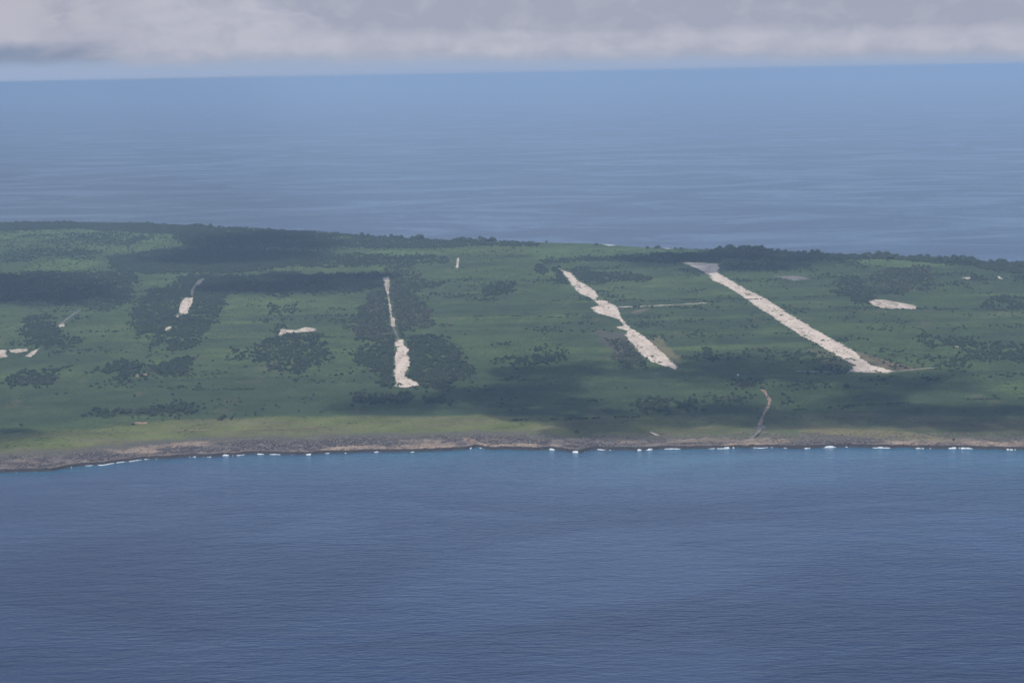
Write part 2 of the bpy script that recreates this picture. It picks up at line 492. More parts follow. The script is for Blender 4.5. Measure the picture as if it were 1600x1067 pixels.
TINTS = [  # polygon in photograph pixels, base colour, edge jitter
    ([(30, 426), (60, 410), (110, 403), (162, 408), (140, 418), (100, 424)], (0.10, 0.150, 0.045), 2),
    ([(0, 363), (130, 358), (285, 366), (290, 380), (120, 372), (0, 376)], (0.09, 0.135, 0.048), 3),
    ([(555, 398), (600, 391), (690, 393), (688, 399), (600, 401)], (0.10, 0.155, 0.050), 2),
    ([(820, 388), (1000, 388), (1100, 394), (1000, 398), (840, 404)], (0.085, 0.140, 0.052), 3),
    ([(1345, 402), (1470, 408), (1480, 416), (1400, 418), (1340, 410)], (0.09, 0.140, 0.050), 2),
    ([(1010, 535), (1030, 525), (1052, 548), (1062, 560), (1048, 562), (1030, 552)], (0.16, 0.145, 0.075), 3),
    ([(1000, 490), (1018, 480), (995, 484), (985, 490)], (0.15, 0.13, 0.085), 2),
    ([(1325, 548), (1345, 552), (1392, 566), (1440, 577), (1400, 580), (1370, 572)], (0.15, 0.125, 0.08), 2),
    ([(1262, 545), (1280, 542), (1335, 570), (1332, 578), (1300, 577)], (0.10, 0.105, 0.055), 3),
    ([(1245, 672), (1290, 668), (1420, 675), (1500, 690), (1420, 688), (1300, 680)], (0.17, 0.155, 0.075), 3),
    ([(925, 515), (975, 520), (990, 545), (965, 560), (945, 540)], (0.085, 0.085, 0.06), 4),
]


def tint_of(px, py, x, y, s):
    """base colour of the ground: pasture and scrub of several greens, yellower near the shore"""
    n = fbm(x / 420, y / 420, 61, 5, 0.55)
    n2 = fbm(x / 1100 + 4, y / 1500, 71, 4)
    n3 = fbm(x / 160, y / 260, 91, 4, 0.6)
    g0 = np.array([0.064, 0.098, 0.036]); g1 = np.array([0.100, 0.138, 0.046]); g2 = np.array([0.036, 0.060, 0.031])
    n4 = fbm(x / 700, y / 90, 95, 4, 0.6); a = sst(n * 0.7 + n3 * 0.5 + 0.5 * n4, -0.08, 0.26)[..., None]; b = sst(n2 + 0.6 * n3 - 0.6 * n4, -0.04, 0.22)[..., None]
    col = g0 * (1 - a) + g1 * a
    col = col * (1 - 0.75 * b) + g2 * 0.75 * b
    bsl = (sst(fbm(x / 55, y / 120, 97, 5, 0.6), 0.17, 0.27) * 0.55)[..., None]
    col = col * (1 - bsl) + np.array([0.115, 0.110, 0.062]) * bsl
    # coastal heath
    jit = 60 * fbm(x / 140, y / 50, 81, 4)
    leftw = sst(x, 300, -900)
    c1 = sst(s + 0.6 * jit, 315 + 60 * leftw, 275 + 50 * leftw)[..., None]
    heath = np.array([0.140, 0.165, 0.050]); brown = np.array([0.150, 0.130, 0.078])
    hb = sst(fbm(x / 90, y / 25, 93, 4) + 0.1, -0.1, 0.3)[..., None]
    rw = sst(x, 150, 600)[..., None]
    heath = heath * (1 - rw) + np.array([0.092, 0.118, 0.050]) * rw
    hcol = heath * (1 - 0.6 * hb) + brown * 0.6 * hb
    col = col * (1 - c1) + hcol * c1
    grey = np.array([0.115, 0.110, 0.085])
    jit = jit + 60 * fbm(x / 22, y / 12, 83, 4, 0.65)
    c2 = sst(s + 0.6 * jit + 62 * sst(x, -300, 500), 185, 130)[..., None]
    col = col * (1 - c2) + grey * c2
    jx = px + 6 * fbm(x / 60, y / 120, 5); jy = py + 3 * fbm(x / 60, y / 160, 6)
    for poly, c, j in TINTS:
        mk = in_poly(jx + j * fbm(x / 30, y / 90, 7), jy, poly)
        col[mk] = np.array(c)
    return col


# ------------------------------------------------------------------ sea
def graded(lo, hi, step, out, g=1.35):
    core = np.arange(lo, hi + step, step)
    r = [core[-1]]; d = step
    while r[-1] < out:
        d *= g; r.append(r[-1] + d)
    l = [core[0]]; d = step
    while l[-1] > -out:
        d *= g; l.append(l[-1] - d)
    return np.concatenate([l[:0:-1], core, r[1:]])


xs = graded(-1700, 1700, 14, 400000)
ys = graded(2950, 3800, 8, 400000)
SX, SY = np.meshgrid(xs, ys)
off = Yn(SX) - SY
sh = np.exp(-np.maximum(off, 0) / (55 + 190 * sst(SX, -900, 300) * (0.6 + fbm(SX / 300, SY / 300, 3)))) * (0.55 + 0.9 * fbm(SX / 160, SY / 60, 4, 4))
sh = np.clip(sh, 0, 1) * (SY < 6000)
sea = link('sea', grid_mesh('sea', SX, SY, SX * 0, attrs={'shoal': sh, 'bank': np.exp(-np.maximum(off, 0) / 420) * (SY < 6000) * 0.85}), M['water'])
tag(sea, 'deep blue ocean in front of and behind the green island', 'sea', kind='structure')

# ------------------------------------------------------------------ island ground
gx = np.arange(-3900, 3600, 9.0)
wrow = np.concatenate([np.linspace(0, 1, 430) ** 1.15 * 0.985, np.linspace(0.985, 1.0, 14)[1:]])
GX, Wg = np.meshgrid(gx, wrow)
Ya = Yn(GX) + 118; Yb = Yf(GX) + 24
Yb = np.maximum(Yb, Ya + 60)
GY = Ya + (Yb - Ya) * Wg
GZ = height(GX, GY)
gpx, gpy = project(GX, GY, GZ)
gs = GY - Yn(GX)
GZ2 = GZ - 0.8 * sst(gs, 150, 120)
gc = tint_of(gpx, gpy, GX, GY, gs)
ground = link('island_ground', grid_mesh('island_ground', GX, GY, GZ2, cols=gc), M['ground'])
tag(ground, 'low flat green island covered in pasture and scrub', 'island', kind='structure')

# ------------------------------------------------------------------ rocky shore bench
rx = np.arange(-1750, 1750, 2.6)
rs = np.concatenate([np.arange(-12, 12, 1.0), np.arange(12, 60, 1.8), np.arange(60, 172, 3.0)])
RX, RS = np.meshgrid(rx, rs)
RY = Yn(RX) + RS
RZ = height(RX, RY)
rough = sst(RS, 1, 8) * sst(RS, 170, 110)
rn = fbm(RX / 13, RY / 13, 101, 5, 0.6); rn2 = fbm(RX / 45, RY / 30, 111, 4)
rn3 = np.abs(fbm(RX / 26, RY / 20, 118, 4, 0.6))
RZ = RZ + rough * (8.0 * rn + 3.0 * rn2 + 4.0 * (0.12 - rn3))
RZ = np.where(RS > 0, np.maximum(RZ, 0.6 * sst(RS, 0, 3)), RZ) + 0.25
RZ = RZ - 1.6 * sst(RS, 160, 171)
rock_d = np.array([0.070, 0.062, 0.062]); rock_l = np.array([0.36, 0.27, 0.20]); rock_g = np.array([0.175, 0.155, 0.14])
ra = sst(rn + 0.6 * rn2 + 0.25 * fbm(RX / 120, RY / 70, 121, 4), 0.02, 0.28)[..., None]
rb = sst(fbm(RX / 150, RY / 50, 131, 4) - 0.0007 * (RS - 40) + 0.02, 0.08, 0.22)[..., None]
rc = rock_d * (1 - ra) + rock_g * ra
rc = rc * (1 - 0.8 * rb) + rock_l * 0.8 * rb
ledge = (sst(RS, 5, 9) * sst(RS, 20, 11) * sst(fbm(RX / 200, RX * 0, 133, 4), -0.12, 0.1))[..., None]      # bare pale ledge just behind the drop
rc = rc * (1 - 0.55 * ledge) + rock_l * 0.55 * ledge
wet = sst(RS, 5, 1)[..., None]
rc = rc * (1 - wet) + np.array([0.045, 0.040, 0.038]) * wet
veg = (sst(RS + 80 * fbm(RX / 50, RY / 25, 141, 5, 0.65) + 55 * sst(RX, -300, 500), 75, 135))[..., None]
rt = tint_of(*project(RX, RY, RZ), RX, RY, RS)
rc = rc * (1 - veg) + rt * veg
shore = link('rocky_shore', grid_mesh('rocky_shore', RX, RY, RZ, cols=rc), M['rock'])
tag(shore, 'jagged grey and tan rock bench along the near shore', 'shore', kind='structure')

# ------------------------------------------------------------------ strips, pads and tracks


def strip(name, poly, mat, label, cat, lift=0.35, step=(2.5, 4.5), rag=(4.0, 1.6), holes=()):
    p = np.array(poly, float)
    wx, wy, _ = ground_at(p[:, 0], p[:, 1])
    x0, x1, y0, y1 = wx.min() - 15, wx.max() + 15, wy.min() - 30, wy.max() + 30
    X, Y = np.meshgrid(np.arange(x0, x1, step[0]), np.arange(y0, y1, step[1]))
    Z = height(X, Y) + lift
    xc = (X[:-1, :-1] + X[1:, 1:]) / 2; yc = (Y[:-1, :-1] + Y[1:, 1:]) / 2
    xj = xc + rag[0] * (5 * fbm(xc / 40, yc / 40, 5, 4, 0.65) + 6 * fbm(xc / 60, yc / 12, 25, 3, 0.7)); yj = yc + rag[1] * 12 * fbm(xc / 30, yc / 30, 6, 4, 0.6)
    px, py = project(xj, yj, height(xc, yc))
    keep = in_poly(px, py, poly)
    for h in holes: keep &= ~in_poly(px, py, h)
    keep &= ~((fbm(xc / 16, yc / 45, 9, 4, 0.6) > 0.24))
    if keep.sum() == 0: return None
    o = link(name, grid_mesh(name, X, Y, Z, keep=keep), mat)
    return tag(o, label, cat, kind='structure')


strip('runway', [(1064, 410), (1100, 411), (1122, 413), (1124, 428), (1140, 437), (1165, 452), (1195, 466), (1230, 489), (1265, 510),
                 (1296, 528), (1330, 545), (1346, 560), (1360, 570), (1397, 580), (1388, 583), (1350, 582), (1330, 580), (1336, 571),
                 (1318, 561), (1290, 545), (1262, 530), (1228, 510), (1206, 494), (1180, 478), (1150, 456), (1130, 445), (1112, 438),
                 (1108, 430), (1090, 420)], M['runway'],
      'longest pale runway running unbroken from the shore fields to the far coast', 'runway', rag=(2.4, 1.2))
strip('runway', [(873, 419), (877, 422), (892, 427), (902, 438), (918, 447), (930, 455), (934, 463), (930, 467), (948, 471), (962, 478),
                 (967, 485), (970, 495), (974, 500), (984, 512), (1002, 523), (1020, 537), (1040, 556), (1057, 571), (1056, 578),
                 (1040, 572), (1018, 566), (1000, 552), (990, 538), (976, 524), (982, 518), (962, 511), (975, 509), (968, 499),
                 (950, 494), (935, 490), (922, 481), (936, 478), (932, 473), (922, 465), (904, 458), (894, 446), (888, 436), (880, 427)],
      M['runway'], 'pale ragged runway between the longest runway and the wooded strip', 'runway', rag=(1.6, 0.9))
strip('runway', [(622, 530), (629, 531), (631, 539), (638, 546), (634, 554), (641, 560), (641, 571), (636, 578), (632, 588), (650, 596),
                 (654, 602), (632, 606), (617, 603), (621, 597), (617, 590), (616, 577), (618, 567), (616, 556), (620, 545), (617, 536)],
      M['runway'], 'near remnant of the wooded runway, a pale strip widening towards the shore', 'runway', rag=(1.6, 0.9))
strip('runway', [(598, 434), (608, 433), (609, 445), (607, 462), (611, 478), (612, 495), (617, 497), (618, 510), (610, 511), (611, 500),
                 (608, 488), (607, 470), (604, 455), (600, 445), (596, 441)],
      M['pad'], 'thin far remnant of the wooded runway threading through trees', 'runway', rag=(0.8, 0.5), step=(1.6, 6))
strip('runway', [(613, 510), (615.5, 510), (620, 520), (624.5, 531), (622, 531), (617.5, 521)], M['grey'],
      'narrow overgrown link between the two remnants of the wooded runway', 'runway', rag=(0.6, 0.4), step=(1.6, 6))
strip('runway', [(288, 466), (303, 465), (300, 474), (292, 490), (286, 491), (279, 488), (281, 476)], M['runway'],
      'short pale runway remnant in the leftmost grove', 'runway', rag=(1.0, 0.8))
strip('runway', [(309, 438), (321, 433), (318, 440), (306, 449), (301, 463), (297, 458), (301, 449)], M['grey'],
      'narrow grey runway remnant curving up from the leftmost grove', 'runway', rag=(0.8, 0.5), step=(1.6, 6))
strip('runway', [(272, 494), (286, 491), (288, 494), (274, 497)], M['pad'], 'small pale sliver below the short runway remnant', 'runway', rag=(0.5, 0.3), step=(1.6, 5))
strip('runway', [(258, 514), (264, 510), (270, 511), (262, 515), (260, 519)], M['pad'], 'tiny pale fleck at the lower end of the leftmost grove', 'runway', rag=(0.5, 0.3), step=(1.6, 5))
PADS = [
    ([(-30, 546), (10, 547), (9, 552), (12, 558), (-5, 560), (-30, 558)], 'pad', 'pale hardstand cut by the left edge of the photograph'),
    ([(14, 546), (44, 545), (42, 549), (25, 552), (16, 550)], 'pad', 'thin pale hardstand just right of the leftmost one'),
    ([(38, 557), (48, 550), (61, 545), (56, 552), (48, 558)], 'pad', 'slanting pale hardstand right of the leftmost pair'),
    ([(88, 513), (93, 506), (100, 504), (100, 510)], 'pad', 'small pale pad at the foot of the slanting track on the left'),
    ([(434, 524), (440, 514), (462, 516), (478, 511), (494, 514), (490, 518), (466, 519), (446, 523)], 'pad', 'pale broken hardstand among bushes left of the wooded runway'),
    ([(210, 589), (214, 585), (232, 584), (230, 588)], 'dirt', 'small brown clearing among the trees on the left'),
    ([(1357, 472), (1368, 468), (1385, 469), (1400, 472), (1432, 478), (1430, 483), (1400, 483), (1375, 481), (1364, 477)], 'pad', 'pale oval clearing right of the longest runway'),
    ([(1206, 432), (1245, 431), (1268, 436), (1240, 439), (1222, 435)], 'grey', 'grey gravel pad right of the far end of the longest runway'),
    ([(1500, 434), (1518, 433), (1517, 437), (1508, 436)], 'pad', 'tiny pale patch near the far right shore'),
    ([(1558, 432), (1562, 432), (1567, 436), (1563, 437)], 'pad', 'tiny pale stub at the far right edge of the fields'),
    ([(1178, 668), (1184, 664), (1196, 665), (1199, 669), (1190, 671)], 'grey', 'small grey turning place on the shore track'),
    ([(205, 662), (214, 659), (232, 660), (228, 663)], 'dirt', 'brown bare patch above the coastal heath on the left'),
    ([(1155, 695), (1160, 688), (1172, 685), (1182, 683), (1176, 689), (1168, 694)], 'grey', 'bare ground where the shore track meets the rocks'),
    ([(720, 685), (735, 684), (748, 690), (740, 695), (722, 693)], 'dirt', 'brownish bare rock patch above the small cove'),
]
for poly, mk, lab in PADS:
    strip('hardstand', poly, M[mk], lab, 'clearing', lift=0.4, step=(2.0, 6.0), rag=(1.2, 0.6))


def track(name, pts, width, mat, label, cat='track', gaps=0.0, seed=3):
    p = np.array(pts, float)
    wx, wy, _ = ground_at(p[:, 0], p[:, 1])
    L = np.concatenate([[0], np.cumsum(np.hypot(np.diff(wx), np.diff(wy)))])
    tt = np.arange(0, L[-1], 5.0)
    # smooth the polyline
    x = np.interp(tt, L, wx); y = np.interp(tt, L, wy)
    k = np.ones(9) / 9
    xp = np.convolve(np.pad(x, 4, 'edge'), k, 'valid'); yp = np.convolve(np.pad(y, 4, 'edge'), k, 'valid')
    dx = np.gradient(xp); dy = np.gradient(yp); n = np.hypot(dx, dy) + 1e-6
    nxv, nyv = -dy / n, dx / n
    wd = width * (0.75 + 0.9 * (fbm(tt / 30, tt * 0, seed, 3) + 0.25))
    rows = []
    for v in (-0.5, -0.17, 0.17, 0.5):
        rows.append((xp + nxv * wd * v, yp + nyv * wd * v))
    X = np.stack([r[0] for r in rows]); Y = np.stack([r[1] for r in rows])
    Z = height(X, Y) + 0.42
    s = Y - Yn(X)
    Z = Z + np.where(s < 172, 1.4 * sst(s, 185, 160), 0)
    keep = np.ones((3, len(tt) - 1), bool)
    if gaps > 0:
        g = fbm(tt[:-1] / 60, tt[:-1] * 0 + 2, seed + 4, 3) > (0.28 - gaps)
        keep[:, g] = False
    if not keep.any(): return
    o = link(name, grid_mesh(name, X, Y, Z, keep=keep), mat)
    return tag(o, label, cat, kind='structure')


track('dirt_road', [(1188, 605), (1196, 614), (1203, 626), (1200, 636), (1194, 645), (1190, 655), (1186, 666)], 7, M['dirt'],
      'reddish dirt track curving down to the shore')
track('dirt_road', [(1190, 670), (1184, 677), (1176, 684), (1170, 689)], 6, M['grey'], 'faint track from the turning place to the rocks')
track('dirt_road', [(1240, 580), (1290, 581), (1335, 581), (1395, 581), (1430, 577), (1468, 574)], 6, M['pad'],
      'pale road crossing the shoreward end of the longest runway', gaps=0.05)
track('dirt_road', [(960, 480), (1000, 479), (1040, 477), (1110, 473)], 14, M['pad'], 'straight pale taxiway leaving the ragged runway to the right', gaps=0.0)
track('dirt_road', [(714, 419), (715, 411), (716, 403)], 9, M['pad'], 'short pale road stub in the far middle fields')
track('dirt_road', [(93, 508), (104, 499), (115, 491), (126, 484)], 8, M['grey'], 'slanting narrow track on the left')
track('dirt_road', [(270, 673), (300, 672), (340, 671), (380, 670), (430, 669), (500, 667)], 4, M['dirt'], 'thin pale path along the top of the coastal heath', gaps=0.24)
track('dirt_road', [(1490, 540), (1500, 543), (1512, 548)], 6, M['pad'], 'short pale track beside the right hand trees', gaps=0.0)
track('dirt_road', [(1014, 675), (1022, 679), (1032, 683)], 5, M['pad'], 'short pale scrape in the coastal heath')

# beaches on the far shore
for poly, lab in (([(935, 380), (950, 380), (962, 384), (950, 384)], 'thin white beach on the far shore in the middle'),
                  ([(1035, 386), (1048, 386), (1052, 389), (1038, 389)], 'pale speck of beach on the far shore')):
    strip('beach', poly, M['white'], lab, 'beach', lift=0.5, step=(3, 8), rag=(1, 0.5))

# ------------------------------------------------------------------ surf


def build_surf():
    V = []; Fc = []
    segs = [(0, 55, .6), (60, 75, .6), (95, 125, .8), (130, 146, .6), (150, 166, .9), (175, 188, .8), (196, 208, .5), (212, 226, .6), (240, 262, 1.2), (290, 306, 1.1),
            (328, 380, 1.5), (392, 425, .9), (433, 462, .7), (474, 494, 1.2), (538, 552, 1.0), (580, 598, .9), (610, 625, 1.0), (630, 650, 2.0),
            (660, 682, 1.1), (688, 700, .7), (720, 752, 1.3), (756, 766, .8), (855, 868, 1.8), (866, 880, 1.2), (890, 910, 2.2), (994, 1004, 1.8),
            (1006, 1022, 1.6), (1022, 1036, 1.8), (1090, 1100, .8), (1112, 1160, 1.9), (1172, 1190, .9), (1196, 1212, .8), (1240, 1275, 1.0), (1282, 1312, 1.6),
            (1334, 1348, 1.2), (1362, 1395, 1.4), (1392, 1470, 1.3), (1470, 1530, 1.5), (1535, 1560, 1.4), (1560, 1605, 1.2), (-60, -10, 1.0), (1620, 1680, 1.2)]
    segs = [(a, b, wd, False) for a, b, wd in segs] + [(-80, 1690, 0.55, True)]
    for a, b, wd, thin in segs:
        npx = np.array([a, b], float); npy = np.interp(npx, [p[0] for p in near_px], [p[1] for p in near_px])
        X0, _ = at_z(npx, npy, 0.0)
        n = max(int((X0[1] - X0[0]) / 1.3), 6)
        x = np.linspace(X0[0], X0[1], n)
        u = np.linspace(0, 1, n)
        env = np.sin(np.pi * u) ** 0.9 if not thin else np.ones(n)
        wv = 3.6 * wd * env * np.clip(0.62 + 3.2 * fbm(x / 16, x * 0, int(a) + 900, 4, 0.65), 0.0, 2.2)
        y = Yn(x)
        if thin: wv = 4.8 * np.clip(0.42 + 3.6 * fbm(x / 34, x * 0 + 5, 955, 6, 0.72), 0.0, 1.6)
        base = len(V); K = 7
        for j in range(K):
            v = j / (K - 1)
            hz = 0.12 + np.minimum(wv / 4, 1) * wd * env * 1.3 * (np.sin(np.pi * min(v * 1.1, 1)) ** 0.7) * (0.5 + vnoise(x / 3.2, x * 0 + v * 5, 77))
            yy = y + 2.0 - (wv + 2.0) * v + 1.2 * (vnoise(x / 2.5, x * 0 + v * 3, 5) - 0.5)
            for q in range(n):
                V.append((x[q], yy[q], hz[q] if 0 < j < K - 1 else 0.06))
        for j in range(K - 1):
            for q in range(n - 1):
                i = base + j * n + q
                Fc.append((i, i + n, i + n + 1, i + 1))
    me = bpy.data.meshes.new('surf_foam')
    me.from_pydata(V, [], Fc)
    me.polygons.foreach_set('use_smooth', np.ones(len(me.polygons), bool))
    o = link('surf_foam', me, M['foam'])
    tag(o, 'white surf breaking against the near rock edge', 'surf', kind='stuff')


build_surf()

# ------------------------------------------------------------------ plants


def lump(bm, c, r, sub=1, jit=0.22, rnd=random):
    v0 = len(bm.verts)
    res = bmesh.ops.create_icosphere(bm, subdivisions=sub, radius=1.0)
    for v in res['verts']:
        k = 1 + rnd.uniform(-jit, jit)
        v.co = Vector((c[0] + v.co.x * r[0] * k, c[1] + v.co.y * r[1] * k, c[2] + v.co.z * r[2] * k))


def crown_mesh(name, mat, seed, lumps=7, leaves=90, flat=0.75, unit=True):
    """a crown one unit high (0.25..1) and about 0.9 across: leaf masses with loose sprays outside them"""
    rd = random.Random(seed)
    bm = bmesh.new()
    cs = []
    for k in range(lumps):
        a = rd.uniform(0, 6.28); d = rd.uniform(0.05, 0.34) if k else 0
        c = (d * math.cos(a), d * math.sin(a), rd.uniform(0.42, 0.80) - d * 0.4)
        r = rd.uniform(0.16, 0.28)
        cs.append((c, r))
        lump(bm, c, (r, r, r * flat), 2, 0.20, rd)
    for k in range(leaves):
        c, r = rd.choice(cs)
        d = Vector((rd.gauss(0, 1), rd.gauss(0, 1), rd.gauss(0.2, 0.8))).normalized()
        p = Vector(c) + d * r * rd.uniform(0.95, 1.3)
        s = rd.uniform(0.03, 0.07)
        t1 = d.orthogonal().normalized(); t1.rotate(Matrix.Rotation(rd.uniform(0, 6.28), 3, d)); t2 = d.cross(t1) * 0.7 + d * 0.5
        vs = [bm.verts.new(p + t1 * s), bm.verts.new(p + t2 * s), bm.verts.new(p - t1 * s), bm.verts.new(p - t2 * s)]
        bm.faces.new(vs)
    me = bpy.data.meshes.new(name)
    bm.to_mesh(me); bm.free()
    me.materials.append(mat)
    return me


def trunk_mesh(name, seed):
    rd = random.Random(seed)
    bm = bmesh.new()
    def limb(p, q, r0, r1, n=6):
        p = Vector(p); q = Vector(q); d = (q - p).normalized(); a = d.orthogonal().normalized(); b = d.cross(a)
        ring = []
        for pt, r in ((p, r0), ((p + q) / 2 + a * 0.01, (r0 + r1) / 2), (q, r1)):
            ring.append([bm.verts.new(pt + (a * math.cos(6.283 * k / n) + b * math.sin(6.283 * k / n)) * r) for k in range(n)])
        for i in range(2):
            for k in range(n):
                bm.faces.new((ring[i][k], ring[i][(k + 1) % n], ring[i + 1][(k + 1) % n], ring[i + 1][k]))
        bm.faces.new(ring[2])
    limb((0, 0, -0.05), (0.01, 0, 0.45), 0.035, 0.022)
    for k in range(4):
        a = k * 1.57 + rd.uniform(-0.4, 0.4)
        limb((0.01, 0, rd.uniform(0.3, 0.42)), (0.22 * math.cos(a), 0.22 * math.sin(a), rd.uniform(0.55, 0.72)), 0.016, 0.007, 5)
    me = bpy.data.meshes.new(name)
    bm.to_mesh(me); bm.free()
    me.materials.append(M['bark'])
    return me


crowns = [crown_mesh('crown', M['tree'], 100 + k, 6 + k % 3, 90) for k in range(5)]
dry_crown = crown_mesh('crown', M['dry'], 140, 6, 110)
trunks = [trunk_mesh('trunk', 200 + k) for k in range(2)]
bush_meshes = []
for k in range(5):
    rd = random.Random(300 + k)
    bm = bmesh.new()
    for q in range(4 + k % 3):
        a = rd.uniform(0, 6.28); d = rd.uniform(0, 0.38)
        r = rd.uniform(0.22, 0.38)
        lump(bm, (d * math.cos(a), d * math.sin(a), r * 0.6), (r, r, r * 0.9), 1, 0.25, rd)
    me = bpy.data.meshes.new('bush')
    bm.to_mesh(me); bm.free(); me.materials.append(M['scrub'])
    bush_meshes.append(me)


def proto_collection(name, meshes):
    col = bpy.data.collections.new(name)
    for k, me in enumerate(meshes):
        col.objects.link(bpy.data.objects.new(name + '_shape', me))
    return col


def scatter(name, pts, scales, col, label, cat):
    """one object of uncountable plants: a point per plant, geometry nodes puts a plant on each"""
    me = bpy.data.meshes.new(name)
    n = len(pts)
    me.vertices.add(n); me.vertices.foreach_set('co', np.asarray(pts, float).ravel())
    a = me.attributes.new('size', 'FLOAT_VECTOR', 'POINT'); a.data.foreach_set('vector', np.asarray(scales, float).ravel())
    r = me.attributes.new('turn', 'FLOAT_VECTOR', 'POINT')
    tr = np.zeros((n, 3)); tr[:, 2] = rng.uniform(0, 6.28, n); r.data.foreach_set('vector', tr.ravel())
    o = link(name, me)
    ng = bpy.data.node_groups.new(name + '_nodes', 'GeometryNodeTree')
    ng.interface.new_socket('Geometry', in_out='INPUT', socket_type='NodeSocketGeometry')
    ng.interface.new_socket('Geometry', in_out='OUTPUT', socket_type='NodeSocketGeometry')
    N = ng.nodes; L = ng.links
    gi = N.new('NodeGroupInput'); go = N.new('NodeGroupOutput')
    ip = N.new('GeometryNodeInstanceOnPoints')
    ci = N.new('GeometryNodeCollectionInfo'); ci.inputs[0].default_value = col
    ci.inputs[1].default_value = True; ci.inputs[2].default_value = True
    s1 = N.new('GeometryNodeInputNamedAttribute'); s1.data_type = 'FLOAT_VECTOR'; s1.inputs[0].default_value = 'size'
    s2 = N.new('GeometryNodeInputNamedAttribute'); s2.data_type = 'FLOAT_VECTOR'; s2.inputs[0].default_value = 'turn'
    L.new(gi.outputs[0], ip.inputs['Points']); L.new(ci.outputs[0], ip.inputs['Instance'])
    ip.inputs['Pick Instance'].default_value = True
    L.new(s1.outputs[0], ip.inputs['Scale']); L.new(s2.outputs[0], ip.inputs['Rotation'])
    L.new(ip.outputs[0], go.inputs[0])
    md = o.modifiers.new('plants', 'NODES'); md.node_group = ng
    tag(o, label, cat, kind='stuff')
    return o


strips_px = []   # tree-free polygons
for o in list(C.objects):
    pass
CLEAR = [
    [(1060, 409), (1124, 412), (1128, 428), (1200, 466), (1296, 528), (1350, 556), (1400, 581), (1325, 583), (1330, 572), (1228, 512), (1106, 437)],
    [(872, 418), (895, 427), (932, 458), (970, 485), (975, 500), (1022, 537), (1058, 572), (1054, 580), (1000, 554), (960, 510), (965, 498), (920, 482), (930, 473), (890, 446)],
    [(616, 529), (632, 529), (640, 545), (642, 575), (634, 588), (656, 602), (630, 607), (615, 604)],
    [(610, 508), (620, 508), (627, 532), (619, 532)],
    [(596, 432), (609, 432), (610, 462), (613, 495), (619, 497), (619, 512), (610, 512), (605, 470)],
    [(281, 465), (304, 464), (300, 478), (290, 493), (272, 498), (279, 485)],
    [(300, 448), (309, 437), (322, 432), (318, 441), (305, 452), (302, 465), (296, 459)],
    [(256, 512), (272, 508), (266, 520), (258, 520)],
    [(87, 514), (92, 505), (126, 483), (128, 486), (100, 512)],
    [(700, 404), (722, 402), (720, 420), (710, 420)],
] + [p for p, _, _ in PADS]


def cleared(px, py, grow=0.0):
    m_ = np.zeros(px.shape, bool)
    for p in CLEAR: m_ |= in_poly(px, py, p)
    return m_


def fill(poly, dens, jag=True):
    """random points on the ground inside an outline given in photograph pixels"""
    p = np.array(poly, float)
    wx, wy, _ = ground_at(p[:, 0], p[:, 1])
    x0, x1, y0, y1 = wx.min() - 10, wx.max() + 10, wy.min() - 40, wy.max() + 40
    n = int((x1 - x0) * (y1 - y0) / 100 * dens)
    x = rng.uniform(x0, x1, n); y = rng.uniform(y0, y1, n)
    z = height(x, y)
    jx, jy = (34 * fbm(x / 45, y / 90, 15, 5, 0.7), 170 * fbm(x / 60, y / 110, 16, 5, 0.7)) if jag else (0, 0)
    px, py = project(x + jx + rng.normal(0, 9, n) * (rng.random(n) < 0.5), y + jy + rng.normal(0, 42, n) * (rng.random(n) < 0.5), z)
    qx, qy = project(x, y, z)
    k = in_poly(px, py, poly) & ~cleared(qx, qy) & (y < Yf(x) - 6)
    k &= (fbm(x / 34, y / 60, 19, 4, 0.65) > -0.10 + 0.30 * (rng.random(n) - 0.5))
    return x[k], y[k], z[k]


TREES = []      # x, y, z, height, grove
for g, (poly, dens, ht) in GROVES.items():
    if dens <= 0: continue
    x, y, z = fill(poly, dens * 1.5)
    h = ht * rng.uniform(0.5, 1.3, len(x)) * (0.75 + 0.5 * vnoise(x / 40, y / 40, 311))
    for t in zip(x, y, z, h): TREES.append((*t, g))
for (x0_, y0_), (x1_, y1_), cnt, hh_ in (((1114, 391), (1345, 399), 260, 19), ((1345, 402), (1480, 410), 330, 17), ((1480, 410), (1600, 419), 380, 18), ((1600, 419), (1700, 430), 200, 16),
                                     ((540, 364), (665, 373), 110, 16), ((700, 374), (772, 377), 90, 16), ((0, 350), (330, 357), 420, 12), ((918, 381), (937, 382), 14, 10),
                                     ((1000, 386), (1110, 390), 25, 9), ((330, 356), (540, 364), 40, 9)):
    u = rng.random(cnt)
    u = (u + 0.06 * np.round(u * 14) / 14) / 1.06
    k_ = fbm(u * (x1_ - x0_) / 9, u * 0, 401, 3) > -0.12
    u = u[k_]
    ex, ey = at_z(x0_ + (x1_ - x0_) * u, y0_ + (y1_ - y0_) * u + rng.uniform(0.2, 2.6, len(u)), 16.0)
    for q_ in range(len(u)):
        if ey[q_] < Yf(ex[q_]) - 3:
            TREES.append((ex[q_], ey[q_], float(height(ex[q_], ey[q_])), hh_ * rng.uniform(0.6, 1.15) * (0.8 + 1.2 * (vnoise(np.array(u[q_] * 30), np.array(3.0), 9) - 0.2)), 'shore'))
print('grove trees', len(TREES))

